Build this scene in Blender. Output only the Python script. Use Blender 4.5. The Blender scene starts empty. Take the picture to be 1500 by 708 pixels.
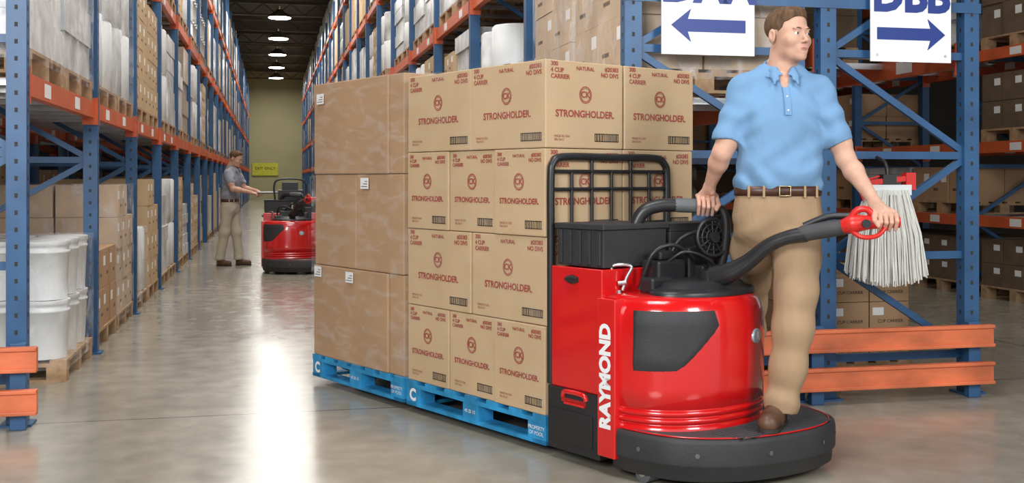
import bpy, bmesh, math, random
import numpy as np
from mathutils import Vector, Matrix
scene=bpy.context.scene
scene.view_settings.view_transform='Standard'
R=math.radians
AISLE=R(12.6); TRK=R(38.0)

# ------------------------------------------------------------------ materials
def mk(name,col,rough=.5,metal=0.,var=.12,scale=6.,bump=0.,bscale=60.,coat=0.,emit=0.,sss=0.,stretch=None,spec=.5,bd=.01):
    m=bpy.data.materials.new(name); m.use_nodes=True
    nt=m.node_tree; b=nt.nodes['Principled BSDF']
    b.inputs['Roughness'].default_value=rough; b.inputs['Metallic'].default_value=metal
    b.inputs['Coat Weight'].default_value=coat; b.inputs['Coat Roughness'].default_value=.06
    b.inputs['Specular IOR Level'].default_value=spec
    if sss: 
        b.inputs['Subsurface Weight'].default_value=sss; b.inputs['Subsurface Scale'].default_value=.01
    tc=nt.nodes.new('ShaderNodeTexCoord'); mp=nt.nodes.new('ShaderNodeMapping')
    nt.links.new(tc.outputs['Object'],mp.inputs[0])
    if stretch: mp.inputs['Scale'].default_value=stretch
    n=nt.nodes.new('ShaderNodeTexNoise'); n.inputs['Scale'].default_value=scale; n.inputs['Detail'].default_value=4
    nt.links.new(mp.outputs[0],n.inputs['Vector'])
    r=nt.nodes.new('ShaderNodeValToRGB')
    r.color_ramp.elements[0].position=.3; r.color_ramp.elements[1].position=.7
    r.color_ramp.elements[0].color=[c*(1-var) for c in col]+[1]
    r.color_ramp.elements[1].color=[min(1,c*(1+var)) for c in col]+[1]
    nt.links.new(n.outputs['Fac'],r.inputs[0]); nt.links.new(r.outputs[0],b.inputs['Base Color'])
    if bump:
        n2=nt.nodes.new('ShaderNodeTexNoise'); n2.inputs['Scale'].default_value=bscale; n2.inputs['Detail'].default_value=3
        nt.links.new(mp.outputs[0],n2.inputs['Vector'])
        bp=nt.nodes.new('ShaderNodeBump'); bp.inputs['Strength'].default_value=bump; bp.inputs['Distance'].default_value=bd
        nt.links.new(n2.outputs['Fac'],bp.inputs['Height']); nt.links.new(bp.outputs[0],b.inputs['Normal'])
    if emit:
        b.inputs['Emission Color'].default_value=list(col)+[1]; b.inputs['Emission Strength'].default_value=emit
    return m

def mk_wrap(name,lo=.05,hi=.45,sc=(1.,1.,2.5),col=(.92,.93,.95),bumps=.3):
    m=bpy.data.materials.new(name); m.use_nodes=True; nt=m.node_tree
    b=nt.nodes['Principled BSDF']; out=nt.nodes['Material Output']
    b.inputs['Base Color'].default_value=list(col)+[1]; b.inputs['Roughness'].default_value=.25
    tr=nt.nodes.new('ShaderNodeBsdfTransparent'); mx=nt.nodes.new('ShaderNodeMixShader')
    tc=nt.nodes.new('ShaderNodeTexCoord'); mp=nt.nodes.new('ShaderNodeMapping'); mp.inputs['Scale'].default_value=sc; mp.inputs['Rotation'].default_value=(.9,.3,0)
    n=nt.nodes.new('ShaderNodeTexNoise'); n.inputs['Scale'].default_value=5; n.inputs['Detail'].default_value=8; n.inputs['Distortion'].default_value=.6
    nt.links.new(tc.outputs['Object'],mp.inputs[0]); nt.links.new(mp.outputs[0],n.inputs['Vector'])
    r=nt.nodes.new('ShaderNodeMapRange'); r.inputs['From Min'].default_value=.48; r.inputs['From Max'].default_value=.78
    r.inputs['To Min'].default_value=lo; r.inputs['To Max'].default_value=hi
    nt.links.new(n.outputs['Fac'],r.inputs['Value'])
    bp=nt.nodes.new('ShaderNodeBump'); bp.inputs['Strength'].default_value=bumps; bp.inputs['Distance'].default_value=.01
    nt.links.new(n.outputs['Fac'],bp.inputs['Height']); nt.links.new(bp.outputs[0],b.inputs['Normal'])
    nt.links.new(r.outputs[0],mx.inputs[0]); nt.links.new(tr.outputs[0],mx.inputs[1]); nt.links.new(b.outputs[0],mx.inputs[2])
    nt.links.new(mx.outputs[0],out.inputs[0]); return m

M={}
M['wood']=mk('pallet_wood',(.38,.24,.13),.8,var=.3,scale=14)
M['cartA']=mk('cardboard_tan',(.53,.375,.22),.8,var=.06,scale=3,bump=.05,bscale=30,spec=.25)
M['cartB']=mk('cardboard_brown',(.42,.26,.145),.8,var=.06,scale=2.5,bump=.05,bscale=30,spec=.25)
M['cartC']=mk('cardboard_pale',(.56,.42,.29),.8,var=.15,scale=3,spec=.25)
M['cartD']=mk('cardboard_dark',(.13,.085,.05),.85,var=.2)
M['white']=mk('white_plastic',(.76,.78,.78),.35,var=.05)
M['wrapped']=mk('wrapped_goods_pale',(.58,.59,.59),.28,var=.4,scale=4,bump=.5,bscale=12)
M['wrapbrown']=mk('wrapped_goods_brown',(.42,.33,.25),.3,var=.35,scale=4,bump=.4,bscale=12)
M['film']=mk_wrap('stretch_film',.015,.20,(1.2,1.2,3.2),bumps=.25)
M['film2']=mk_wrap('stretch_film_thin',.0,.06)
M['film3']=mk_wrap('stretch_film_cloudy',.05,.48,(1.5,1.5,1.0),bumps=.6)
M['label']=mk('paper_label',(.8,.8,.78),.6,var=.04)
M['ink']=mk('red_print',(.33,.055,.04),.8,var=.05)
M['inkk']=mk('black_print',(.03,.025,.02),.7)
M['tape']=mk('packing_tape',(.42,.27,.15),.25)
M['blue']=mk('rack_blue_paint',(.024,.090,.21),.42,var=.18,scale=5)
M['orange']=mk('rack_orange_paint',(.58,.105,.03),.45,var=.15,scale=4)
M['guard']=mk('guard_orange_paint',(.64,.155,.06),.5,var=.3,scale=3,stretch=(1,1,3))
M['pblue']=mk('pallet_blue_paint',(.02,.25,.50),.65,var=.35,scale=9)
M['red']=mk('truck_red_paint',(.62,.008,.009),.2,var=.03,coat=.8)
M['blk']=mk('black_metal',(.018,.018,.020),.38,var=.2)
M['rub']=mk('black_rubber',(.028,.028,.030),.6,var=.2,bump=.15,bscale=90)
M['grey']=mk('grey_grip',(.10,.105,.11),.5)
M['mat']=mk('ribbed_mat',(.055,.055,.058),.65,var=.15)
M['steel']=mk('bare_steel',(.55,.55,.55),.3,metal=.9)
M['wtxt']=mk('white_decal',(.85,.85,.85),.4,var=.02)
M['badge']=mk('badge_silver',(.40,.50,.55),.3,metal=.4)
M['skin']=mk('skin',(.60,.345,.25),.55,var=.09,scale=22,sss=.12,bump=.06,bscale=140,spec=.3)
M['lip']=mk('lips',(.46,.20,.165),.5,sss=.1)
M['hair']=mk('brown_hair',(.12,.068,.037),.75,var=.45,scale=50,bump=.5,bscale=140,stretch=(1,1,.3),spec=.2)
M['eyew']=mk('eye_white',(.60,.58,.55),.2,var=.02)
M['iris']=mk('eye_iris',(.03,.035,.04),.1)
M['shirt']=mk('blue_polo_cloth',(.165,.305,.49),.9,var=.05,scale=12,bump=.55,bscale=9,spec=.2,stretch=(1,1,.6),bd=.02)
M['button']=mk('button',(.6,.65,.7),.4)
M['shirt2']=mk('grey_polo_cloth',(.27,.29,.34),.85,var=.06)
M['khaki']=mk('khaki_cloth',(.37,.25,.15),.9,var=.06,scale=8,bump=.5,bscale=8,spec=.2,stretch=(1.5,1.5,.5),bd=.02)
M['khaki2']=mk('pale_khaki_cloth',(.50,.45,.35),.85,var=.06)
M['belt']=mk('brown_leather_belt',(.07,.025,.015),.4)
M['shoe']=mk('brown_leather_shoe',(.10,.05,.028),.5,var=.25,scale=20,bump=.1)
M['sole']=mk('dark_sole',(.03,.024,.02),.7)
M['gold']=mk('brass_buckle',(.5,.42,.25),.3,metal=.9)
M['sign']=mk('sign_white',(.85,.86,.87),.45,var=.02)
M['signb']=mk('sign_navy',(.01,.035,.22),.45,var=.02)
M['yel']=mk('sign_yellow',(.62,.60,.05),.5)
M['mop']=mk('mop_cotton',(.76,.75,.70),.9,var=.06,scale=20)
M['rubred']=mk('red_plastic',(.62,.02,.015),.35)
M['ceil']=mk('ceiling_dark',(.05,.04,.028),.85,var=.2)
M['joist']=mk('joist_steel_paint',(.10,.085,.06),.6)
M['lamp']=mk('lamp_glow',(1.,.98,.90),.5,emit=16)
M['wallb']=mk('wall_olive_paint',(.43,.40,.22),.7,var=.06,scale=.6)
M['walls']=mk('wall_grey_paint',(.20,.19,.17),.8,var=.06,scale=.6)

fm=bpy.data.materials.new('polished_concrete'); fm.use_nodes=True; nt=fm.node_tree; b=nt.nodes['Principled BSDF']
tc=nt.nodes.new('ShaderNodeTexCoord')
def noise(s,d=6,dist=0):
    n=nt.nodes.new('ShaderNodeTexNoise'); n.inputs['Scale'].default_value=s; n.inputs['Detail'].default_value=d; n.inputs['Distortion'].default_value=dist
    nt.links.new(tc.outputs['Object'],n.inputs['Vector']); return n
n1=noise(.55,8,.6); n2=noise(6,8)
r1=nt.nodes.new('ShaderNodeValToRGB'); r1.color_ramp.elements[0].position=.33; r1.color_ramp.elements[1].position=.68
r1.color_ramp.elements[0].color=(.25,.225,.175,1); r1.color_ramp.elements[1].color=(.36,.33,.265,1)
nt.links.new(n1.outputs['Fac'],r1.inputs[0])
mx=nt.nodes.new('ShaderNodeMix'); mx.data_type='RGBA'; mx.blend_type='OVERLAY'; mx.inputs[0].default_value=.3
nt.links.new(r1.outputs[0],mx.inputs[6]); nt.links.new(n2.outputs['Fac'],mx.inputs[7])
br=nt.nodes.new('ShaderNodeTexBrick'); br.offset=0; br.inputs['Scale'].default_value=1; br.inputs['Mortar Size'].default_value=.008
br.inputs['Brick Width'].default_value=9.; br.inputs['Row Height'].default_value=6.3
br.inputs['Color1'].default_value=(1,1,1,1);br.inputs['Color2'].default_value=(1,1,1,1);br.inputs['Mortar'].default_value=(.35,.33,.30,1)
mpf=nt.nodes.new('ShaderNodeMapping'); mpf.inputs['Location'].default_value=(3.3,.15,0)
nt.links.new(tc.outputs['Object'],mpf.inputs[0]); nt.links.new(mpf.outputs[0],br.inputs['Vector'])
mx2=nt.nodes.new('ShaderNodeMix'); mx2.data_type='RGBA'; mx2.blend_type='MULTIPLY'; mx2.inputs[0].default_value=1
nt.links.new(mx.outputs[2],mx2.inputs[6]); nt.links.new(br.outputs['Color'],mx2.inputs[7]); nt.links.new(mx2.outputs[2],b.inputs['Base Color'])
rr=nt.nodes.new('ShaderNodeMapRange'); rr.inputs['To Min'].default_value=.10; rr.inputs['To Max'].default_value=.30
nt.links.new(n2.outputs['Fac'],rr.inputs['Value']); nt.links.new(rr.outputs[0],b.inputs['Roughness'])
b.inputs['Specular IOR Level'].default_value=.6
bp=nt.nodes.new('ShaderNodeBump'); bp.inputs['Strength'].default_value=.05; bp.inputs['Distance'].default_value=.02
nb=noise(2.5,3); nt.links.new(nb.outputs['Fac'],bp.inputs['Height']); nt.links.new(bp.outputs[0],b.inputs['Normal'])
M['floor']=fm

# ------------------------------------------------------------------ mesh builder
def catmull(pts,n=6):
    P=[Vector(p) for p in pts]; P=[P[0]*2-P[1]]+P+[P[-1]*2-P[-2]]; out=[]
    for i in range(1,len(P)-2):
        a,b_,c,d=P[i-1],P[i],P[i+1],P[i+2]
        for k in range(n):
            t=k/n
            out.append(.5*((2*b_)+(c-a)*t+(2*a-5*b_+4*c-d)*t*t+(3*b_-a-3*c+d)*t**3))
    out.append(P[-2]); return out
class MB:
    def __init__(s): s.v=[];s.f=[];s.m=[];s.sm=[]
    def add(s,v,f,mat=0,smooth=False):
        o=len(s.v); s.v.extend([tuple(p) for p in v])
        for q in f: s.f.append([o+i for i in q]); s.m.append(mat); s.sm.append(smooth)
    def box(s,x0,x1,y0,y1,z0,z1,mat=0):
        s.add([(x0,y0,z0),(x1,y0,z0),(x1,y1,z0),(x0,y1,z0),(x0,y0,z1),(x1,y0,z1),(x1,y1,z1),(x0,y1,z1)],
              [(0,3,2,1),(4,5,6,7),(0,1,5,4),(1,2,6,5),(2,3,7,6),(3,0,4,7)],mat)
    def beam(s,a,b,w,h,mat=0,ref=(0,0,1)):
        a=Vector(a);b=Vector(b);d=(b-a).normalized(); r=Vector(ref)
        if abs(d.dot(r))>.99: r=Vector((0,1,0))
        u=d.cross(r).normalized()*w/2; v=u.cross(d).normalized()*h/2
        s.add([a-u-v,a+u-v,a+u+v,a-u+v,b-u-v,b+u-v,b+u+v,b-u+v],[(0,1,2,3),(7,6,5,4),(0,4,5,1),(1,5,6,2),(2,6,7,3),(3,7,4,0)],mat)
    def tube(s,pts,r,n=10,mat=0,smooth_path=0,cap=True):
        P=catmull(pts,smooth_path) if smooth_path else [Vector(p) for p in pts]
        if isinstance(r,(int,float)): rr=[r]*len(P)
        else:
            m=len(r)-1; rr=[]
            for i in range(len(P)):
                t=i/(len(P)-1)*m; k=min(int(t),m-1); rr.append(r[k]+(r[k+1]-r[k])*(t-k))
        T=[]
        for i in range(len(P)):
            d=P[min(i+1,len(P)-1)]-P[max(i-1,0)]; T.append(d.normalized())
        ref=Vector((0,0,1)) if abs(T[0].z)<.9 else Vector((1,0,0))
        u=T[0].cross(ref).normalized(); V=[];F=[]
        for i,p in enumerate(P):
            u=(u-T[i]*u.dot(T[i])).normalized(); w=T[i].cross(u)
            for k in range(n):
                a=2*math.pi*k/n; V.append(p+(u*math.cos(a)+w*math.sin(a))*rr[i])
        for i in range(len(P)-1):
            for k in range(n): F.append((i*n+k,i*n+(k+1)%n,(i+1)*n+(k+1)%n,(i+1)*n+k))
        s.add(V,F,mat,True)
        if cap:
            s.add(V[:n],[tuple(range(n-1,-1,-1))],mat); s.add(V[-n:],[tuple(range(n))],mat)
    def cyl(s,a,b,r,n=16,mat=0,r2=None): s.tube([a,b],[r,r if r2 is None else r2],n,mat)
    def loft(s,rings,mat=0,smooth=True,cap=True):
        n=len(rings[0]); V=[p for r in rings for p in r]; F=[]
        for i in range(len(rings)-1):
            for k in range(n): F.append((i*n+k,i*n+(k+1)%n,(i+1)*n+(k+1)%n,(i+1)*n+k))
        s.add(V,F,mat,smooth)
        if cap: s.add(rings[0],[tuple(range(n-1,-1,-1))],mat); s.add(rings[-1],[tuple(range(n))],mat)
    def ell(s,c,r,mat=0,n=16):
        V=[];F=[]
        for i in range(n//2+1):
            a=math.pi*i/(n//2)
            for k in range(n):
                p=2*math.pi*k/n; V.append(Vector((r[0]*math.sin(a)*math.cos(p),r[1]*math.sin(a)*math.sin(p),r[2]*math.cos(a)))+Vector(c))
        for i in range(n//2):
            for k in range(n): F.append((i*n+k,(i+1)*n+k,(i+1)*n+(k+1)%n,i*n+(k+1)%n))
        s.add(V,F,mat,True)
    def text(s,txt,size,o,U,W,mat=0,bold=0.,align='CENTER',n=.002):
        vs,fs=text_geo(txt,size,bold,align); U=Vector(U);W=Vector(W);N=U.cross(W)*n; o=Vector(o)
        s.add([o+U*x+W*y+N for x,y in vs],fs,mat)
    def obj(s,name,mats,parent=None,loc=(0,0,0),rot=0.,bevel=0.,seg=2,fix=True):
        me=bpy.data.meshes.new(name); me.from_pydata(s.v,[],s.f)
        me.polygons.foreach_set('material_index',s.m); me.polygons.foreach_set('use_smooth',s.sm)
        for m in mats: me.materials.append(M[m])
        me.update()
        if fix:
            bm=bmesh.new(); bm.from_mesh(me); bmesh.ops.recalc_face_normals(bm,faces=bm.faces); bm.to_mesh(me); bm.free()
        o=bpy.data.objects.new(name,me); scene.collection.objects.link(o)
        o.location=loc; o.rotation_euler=(0,0,rot)
        if parent: o.parent=parent
        if bevel:
            md=o.modifiers.new('bevel','BEVEL'); md.width=bevel; md.segments=seg; md.limit_method='ANGLE'; md.angle_limit=R(40)
        return o
_tc={}
def text_geo(t,size,bold,align):
    k=(t,size,bold,align)
    if k in _tc: return _tc[k]
    cu=bpy.data.curves.new('tmp','FONT'); cu.body=t; cu.size=size; cu.offset=bold; cu.align_x=align; cu.align_y='CENTER'; cu.resolution_u=3
    o=bpy.data.objects.new('tmp',cu); scene.collection.objects.link(o)
    dg=bpy.context.evaluated_depsgraph_get(); e=o.evaluated_get(dg); me=e.to_mesh()
    r=([(v.co.x,v.co.y) for v in me.vertices],[tuple(p.vertices) for p in me.polygons])
    e.to_mesh_clear(); bpy.data.objects.remove(o); bpy.data.curves.remove(cu); _tc[k]=r; return r
def empty(name,loc=(0,0,0),rot=0.):
    e=bpy.data.objects.new(name,None); scene.collection.objects.link(e); e.location=loc; e.rotation_euler=(0,0,rot); e.empty_display_size=.2; return e

# ------------------------------------------------------------------ room
def room(name,mat,*b):
    m=MB(); m.box(*b); return m.obj(name,[mat],rot=AISLE)
room('floor','floor',-9,22,-8,71,-.2,0)
room('ceiling','ceil',-9,22,-8,71,8.1,8.3)
room('wall_back','wallb',-9,22,70.6,70.9,0,8.1)
room('wall_left','walls',-9.3,-9,-8,70.9,0,8.1)
room('wall_right','walls',22,22.3,-8,70.9,0,8.1)
m=MB()
for i in range(16):
    y=2+i*4.5
    m.box(-9,22,y-.09,y+.09,7.55,7.62); m.box(-9,22,y-.09,y+.09,8.0,8.1)
    for k in range(30):
        x=-9+k*1.03; m.beam((x,y,7.6),(x+.5,y,8.02),.04,.04); m.beam((x+.5,y,8.02),(x+1.03,y,7.6),.04,.04)
m.obj('ceiling_joists',['joist'],rot=AISLE)
lm=MB()
for (x,y) in [(.34,y) for y in (4,10,16,22,28,34,40,46,52,58,64)]+[(5.85,y) for y in (6,14,22,30,40,50)]:
    lm.tube([(x,y,7.12),(x,y,7.20),(x,y,7.35),(x,y,7.42)],[.42,.39,.16,.10],16,0,cap=False)
    lm.cyl((x,y,7.4),(x,y,7.54),.02,6,0)
    lm.cyl((x,y,7.10),(x,y,7.16),.39,20,1)
lm.obj('high_bay_lights',['joist','lamp'],rot=AISLE)
def area(name,loc,target,size,power,col=(1,1,1)):
    l=bpy.data.lights.new(name,'AREA'); l.energy=power; l.size=size; l.color=col
    o=bpy.data.objects.new(name,l); scene.collection.objects.link(o); o.location=loc
    o.rotation_euler=(Vector(target)-Vector(loc)).to_track_quat('-Z','Y').to_euler(); return o
def A2W(x,y,z=0):
    c,s=math.cos(AISLE),math.sin(AISLE); return (x*c-y*s,x*s+y*c,z)
for i,y in enumerate((10,17,25,34,44,56,66)):
    p=A2W(.34,y,7.05); area('bay_lamp',p,(p[0],p[1],0),2.4,[240,240,240,230,230,240,230][i],(1,.98,.94))
for y in (9,20,34):
    p=A2W(5.85,y,7.05); area('bay_lamp',p,(p[0],p[1],0),1.4,75,(1,.97,.9))
area('studio_strobe',(-2.2,-1.2,3.4),(.6,5.2,1.0),2.2,370,(.98,.99,1))
area('studio_strobe',(4.2,.6,3.6),(1.0,5.2,1.0),1.6,165,(.98,.99,1))
area('studio_strobe',(-.6,3.5,6.5),(.3,6.0,.5),2.5,190,(.98,.99,1))
w=bpy.data.worlds.new('world'); scene.world=w; w.use_nodes=True
w.node_tree.nodes['Background'].inputs[0].default_value=(.92,.96,1,1); w.node_tree.nodes['Background'].inputs[1].default_value=1.1

# ------------------------------------------------------------------ racks
def rack_row(name,x0,x1,y0,nb,bay,levels,H=6.9,near_detail=4):
    m=MB()
    for i in range(nb+1):
        y=y0+i*bay
        for x in (x0,x1):
            m.box(x-.05,x+.05,y-.04,y+.04,0.01,H,0)
            m.box(x-.08,x+.08,y-.07,y+.07,0,.012,0)
            if i<near_detail:
                z=.12
                while z<4.2:
                    m.box(x-.008,x+.008,y-.0412,y-.0405,z,z+.024,2)
                    m.box(x-.0512,x-.0505,y-.007,y+.007,z,z+.024,2); m.box(x+.0505,x+.0512,y-.007,y+.007,z,z+.024,2); z+=.09
        z=.24;k=0
        while z<H-.2:
            m.beam((x0,y,z),(x1,y,z),.03,.045,0)
            if z+.6<H:
                a,b_=((x0+.03,y,z+.02),(x1-.03,y,z+.58)) if k%2 else ((x1-.03,y,z+.02),(x0+.03,y,z+.58))
                m.beam(a,b_,.028,.04,0)
            z+=.6;k+=1
    for i in range(nb):
        ya=y0+i*bay+.04; yb=ya+bay-.08
        for L in levels:
            for x in (x0,x1):
                m.box(x-.03,x+.03,ya,yb,L-.12,L,1)
                for ye in (ya,yb-.012): m.box(x-.055,x+.055,ye,ye+.012,L-.17,L+.03,1)
                if i<4: m.box(x-.032,x+.032,ya+.5,ya+.68,L-.10,L-.02,4); m.box(x-.032,x+.032,ya+1.5,ya+1.68,L-.10,L-.02,4)
            if i<5:
                for k in range(4):
                    y=ya+.3+k*(bay-.7)/3; m.box(x0+.03,x1-.03,y-.02,y+.02,L-.05,L-.01,3)
    return m.obj(name,['blue','orange','inkk','steel','label'],rot=AISLE)
LL=[1.87,3.55,5.2]; RL=[1.80,3.10,4.7,6.2]
rack_row('pallet_rack',-2.33,-1.30,6.15,26,2.4,LL,near_detail=3)
rack_row('pallet_rack',-3.75,-2.65,6.15,12,2.4,LL,near_detail=0)
rack_row('pallet_rack',1.99,2.99,5.82,26,2.4,RL,near_detail=1)
rack_row('pallet_rack',3.19,4.14,5.82,16,2.4,[2.1,3.3,4.7,6.2],near_detail=1)
rack_row('pallet_rack',7.6,8.6,5.82,12,2.4,[.9,1.7,2.7,3.8,5.0,6.2],near_detail=0)
SM=['wood','cartA','cartB','white','wrapped','wrapbrown','label','cartC','cartD','pblue','orange','film3']
def pallet(m,x0,x1,y0,y1,z,mat=0,h=.14):
    W=x1-x0; n=6
    for k in range(n):
        a=x0+k*(W-.1)/(n-1); m.box(a,a+.1,y0,y1,z+h-.02,z+h,mat)
    for k in range(3):
        b_=y0+k*(y1-y0-.1)/2; m.box(x0,x1,b_,b_+.1,z,z+.018,mat)
        for j in range(3):
            a=x0+j*(W-.12)/2; m.box(a,a+.12,b_,b_+.1,z+.018,z+h-.042,mat)
        m.box(x0,x1,b_,b_+.1,z+h-.042,z+h-.02,mat)
def load(m,x0,x1,y0,y1,z,h,kind,rng,side=1,simple=False,film=False):
    if simple: m.box(x0,x1,y0,y1,z+.1,z+.13,0); m.box(x0,x1,y0,y0+.1,z,z+.1,0); m.box(x0,x1,y1-.1,y1,z,z+.1,0)
    else: pallet(m,x0,x1,y0,y1,z,0)
    z+=.14; W=x1-x0; D=y1-y0; h-=.14; top=z+h
    if kind in('A','B','C','D'):
        mat={'A':1,'B':2,'C':7,'D':8}[kind]
        nz=max(1,round(h/(.3 if not simple else .45))); bh=h/nz
        nx=1 if simple else 2; ny=rng.choice([2,3])
        for k in range(nz):
            ny2=ny-1 if (k==nz-1 and rng.random()<.3 and nz>2) else ny
            for i in range(nx):
                for j in range(ny2):
                    a=x0+i*W/nx+rng.uniform(0,.012); b_=y0+j*D/ny+rng.uniform(0,.012)
                    m.box(a,a+W/nx-.014,b_,b_+D/ny-.014,z+k*bh,z+(k+1)*bh-.004,mat)
                    if not simple:
                        xs=a+W/nx-.014 if side>0 else a
                        if (i==nx-1)==(side>0) or nx==1:
                            m.box(xs-.001,xs+.001,b_+.03,b_+.13,z+k*bh+bh*.55,z+k*bh+bh*.8,6)
                            m.box(xs-.001,xs+.001,b_+D/ny*.55,b_+D/ny*.8,z+k*bh+bh*.3,z+k*bh+bh*.38,8)
    elif kind=='bucket':
        nx=2 if simple else 3; ny=3; r=min(W/nx,D/ny)/2-.004; bh=.38; nz=max(1,int(h/bh+.15)); top=z+nz*bh
        for k in range(nz):
            for i in range(nx):
                for j in range(ny):
                    cx=x0+(i+.5)*W/nx; cy=y0+(j+.5)*D/ny; zz=z+k*bh; nn=8 if simple else 20
                    if simple: m.cyl((cx,cy,zz),(cx,cy,zz+bh-.01),r,nn,3)
                    else:
                        m.tube([(cx,cy,zz),(cx,cy,zz+.3),(cx,cy,zz+.301),(cx,cy,zz+.315),(cx,cy,zz+.316),(cx,cy,zz+.345),(cx,cy,zz+.346),(cx,cy,zz+bh-.004)],
                           [r*.88,r*.95,r*.99,r*.99,r*.95,r*.95,r,r],nn,3)
    elif kind=='roll':
        r=min(W,D)/4-.005; n=max(1,round(h/.55)); bh=h/n
        for i in range(2):
            for j in range(2):
                cx=x0+(i+.5)*W/2; cy=y0+(j+.5)*D/2
                for k in range(n):
                    nn=10 if simple else 24
                    m.tube([(cx,cy,z+k*bh),(cx,cy,z+k*bh+.02),(cx,cy,z+(k+1)*bh-.02),(cx,cy,z+(k+1)*bh)],[r*.93,r,r,r*.93],nn,3 if rng.random()<.6 else 4)
    else:
        mat=4 if kind=='W' else 5
        n=1 if simple else 5
        for k in range(n):
            a=rng.uniform(0,.03);b_=rng.uniform(0,.03)
            m.box(x0+a,x1-b_,y0+b_,y1-a,z+k*h/n,z+(k+1)*h/n-.003,mat)
    if film and not simple: m.box(x0-.008,x1+.008,y0-.008,y1+.008,z-.06,top+.006,11)
def stock(name,x0,x1,y0,nb,bay,levels,seed,side,override={},fill=.93,kinds='AABCWwRK'):
    rng=random.Random(seed); m=MB(); km={'R':'roll','K':'bucket','w':'wb'}
    lv=[0]+levels
    for i in range(nb):
        for li,L in enumerate(lv):
            top=(lv[li+1] if li+1<len(lv) else L+1.55)-.14
            for j in range(2):
                y=y0+i*bay+.10+j*(bay-.16)/2
                k=rng.choice(kinds); k=km.get(k,k); h=min(top-L-.12,rng.uniform(.9,1.5)); ov=override.get((i,li,j)); fl=rng.random()<.35 and k in('roll','bucket','C','wb')
                if ov=='none': continue
                if ov: k,h=ov[:2]; fl=len(ov)>2
                elif rng.random()>fill: continue
                load(m,x0+.02,x1-.02,y,y+(bay-.16)/2-.08,L,h,k,rng,side,simple=i>6,film=fl)
    return m.obj(name,SM,rot=AISLE)
stock('palletized_stock',-2.31,-1.25,6.15,26,2.4,LL,3,1,{
 (0,0,0):'none',(0,0,1):('bucket',.96,1),(1,0,0):('B',.75),(1,0,1):('C',1.25,1),(2,0,0):('roll',.8,1),(2,0,1):('A',1.3),(3,0,0):('W',1.1),(3,0,1):('roll',1.3),
 (0,1,0):('W',1.2,1),(0,1,1):('W',1.35,1),(1,1,0):('roll',1.3,1),(1,1,1):('roll',1.35,1),(2,1,0):('A',1.35),(2,1,1):('A',1.3),(3,1,0):('roll',1.3),(3,1,1):('W',1.3),
 (1,2,0):('W',1.3,1),(1,2,1):('roll',1.3,1),(2,2,0):('W',1.3),(2,2,1):('roll',1.3)},kinds='ACWWwRRK')
stock('palletized_stock',-3.75,-2.65,6.15,8,2.4,LL,8,1,{(0,0,0):('C',1.2),(0,0,1):('C',1.25),(1,0,0):('C',1.2)})
stock('palletized_stock',1.96,2.99,5.82,26,2.4,RL,5,-1,{
 (0,0,0):'none',(0,0,1):'none',(0,1,0):('C',1.08,1),(0,1,1):('C',1.0,1),(1,1,0):('W',.45,1),(1,1,1):('roll',.9),
 (0,2,0):('A',1.1),(1,2,0):('W',1.1),(1,2,1):('roll',1.2),(2,2,0):('roll',1.2,1),(2,2,1):('W',1.2)},kinds='AACWWWRRK')
stock('palletized_stock',3.19,4.14,5.82,12,2.4,[2.1,3.3,4.7,6.2],9,-1,{
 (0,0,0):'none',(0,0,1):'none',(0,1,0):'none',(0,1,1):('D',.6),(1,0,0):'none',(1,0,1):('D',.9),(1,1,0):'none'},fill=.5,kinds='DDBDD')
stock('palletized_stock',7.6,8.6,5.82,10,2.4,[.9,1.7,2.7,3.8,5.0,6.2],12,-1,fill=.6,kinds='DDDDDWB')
def guard(name,x0,x1,y):
    m=MB()
    for za,zb in ((.085,.215),(.305,.435)):
        m.box(x0,x1,y-.02,y+.02,za,zb,0); m.box(x0,x1,y-.035,y-.02,za,za+.02,0); m.box(x0,x1,y-.035,y-.02,zb-.02,zb,0)
    for x in (x0+.1,(x0+x1)/2,x1-.1): m.box(x-.04,x+.04,y+.02,y+.07,0,.45,1)
    m.obj(name,['guard','blue'],rot=AISLE,bevel=.004)
guard('rack_end_guard',1.95,4.19,5.66)
guard('rack_end_guard',-2.5,-1.17,5.98)
guard('rack_end_guard',7.5,10.,5.66)
m=MB(); rng=random.Random(4)
pallet(m,3.22,4.1,6.35,7.5,0,0,.12)
for k in range(3):
    for i in range(3):
        for j in range(3):
            a=3.23+i*.29; b_=6.37+j*.37; m.box(a,a+.282,b_,b_+.36,.12+k*.19,.12+(k+1)*.19-.004,1)
            if j==0:
                m.box(a+.02,a+.10,b_-.002,b_,.12+k*.19+.10,.12+k*.19+.15,3)
                m.text('CUP CARRIER',.03,(a+.15,b_,.12+k*.19+.06),(1,0,0),(0,0,1),2)
m.obj('storage_cartons',['wood','cartB','inkk','label'],rot=AISLE)
def sign(name,xc,y,zb,tz,text,arrow,w=.56,h=.80):
    m=MB(); m.box(xc-w/2,xc+w/2,y-.008,y,zb,zb+h,0)
    m.text(text,.27,(xc,y-.008,tz),(1,0,0),(0,0,1),1,bold=.012)
    L=.225; zc=zb+.165
    pts=[(-L,0),(-L+.12,.095),(-L+.10,.036),(L,.036),(L,-.036),(-L+.10,-.036),(-L+.12,-.095)]
    v=[(xc-x*arrow,y-.010,zc+z) for x,z in pts]
    m.add(v,[(0,1,2),(0,2,5),(0,5,6),(2,3,4,5)],1)
    for px in (-w/2+.04,w/2-.04): m.cyl((xc+px,y-.012,zb+.04),(xc+px,y,zb+.04),.008,8,2)
    m.box(xc-.03,xc+.03,y,y+.03,zb-.0,zb+h,2)
    m.obj(name,['sign','signb','steel'],rot=AISLE)
sign('aisle_sign',2.42,5.74,2.0,2.385,'DAA',-1)
sign('aisle_sign',3.70,5.74,1.99,2.375,'DBB',1,w=.53)
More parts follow.
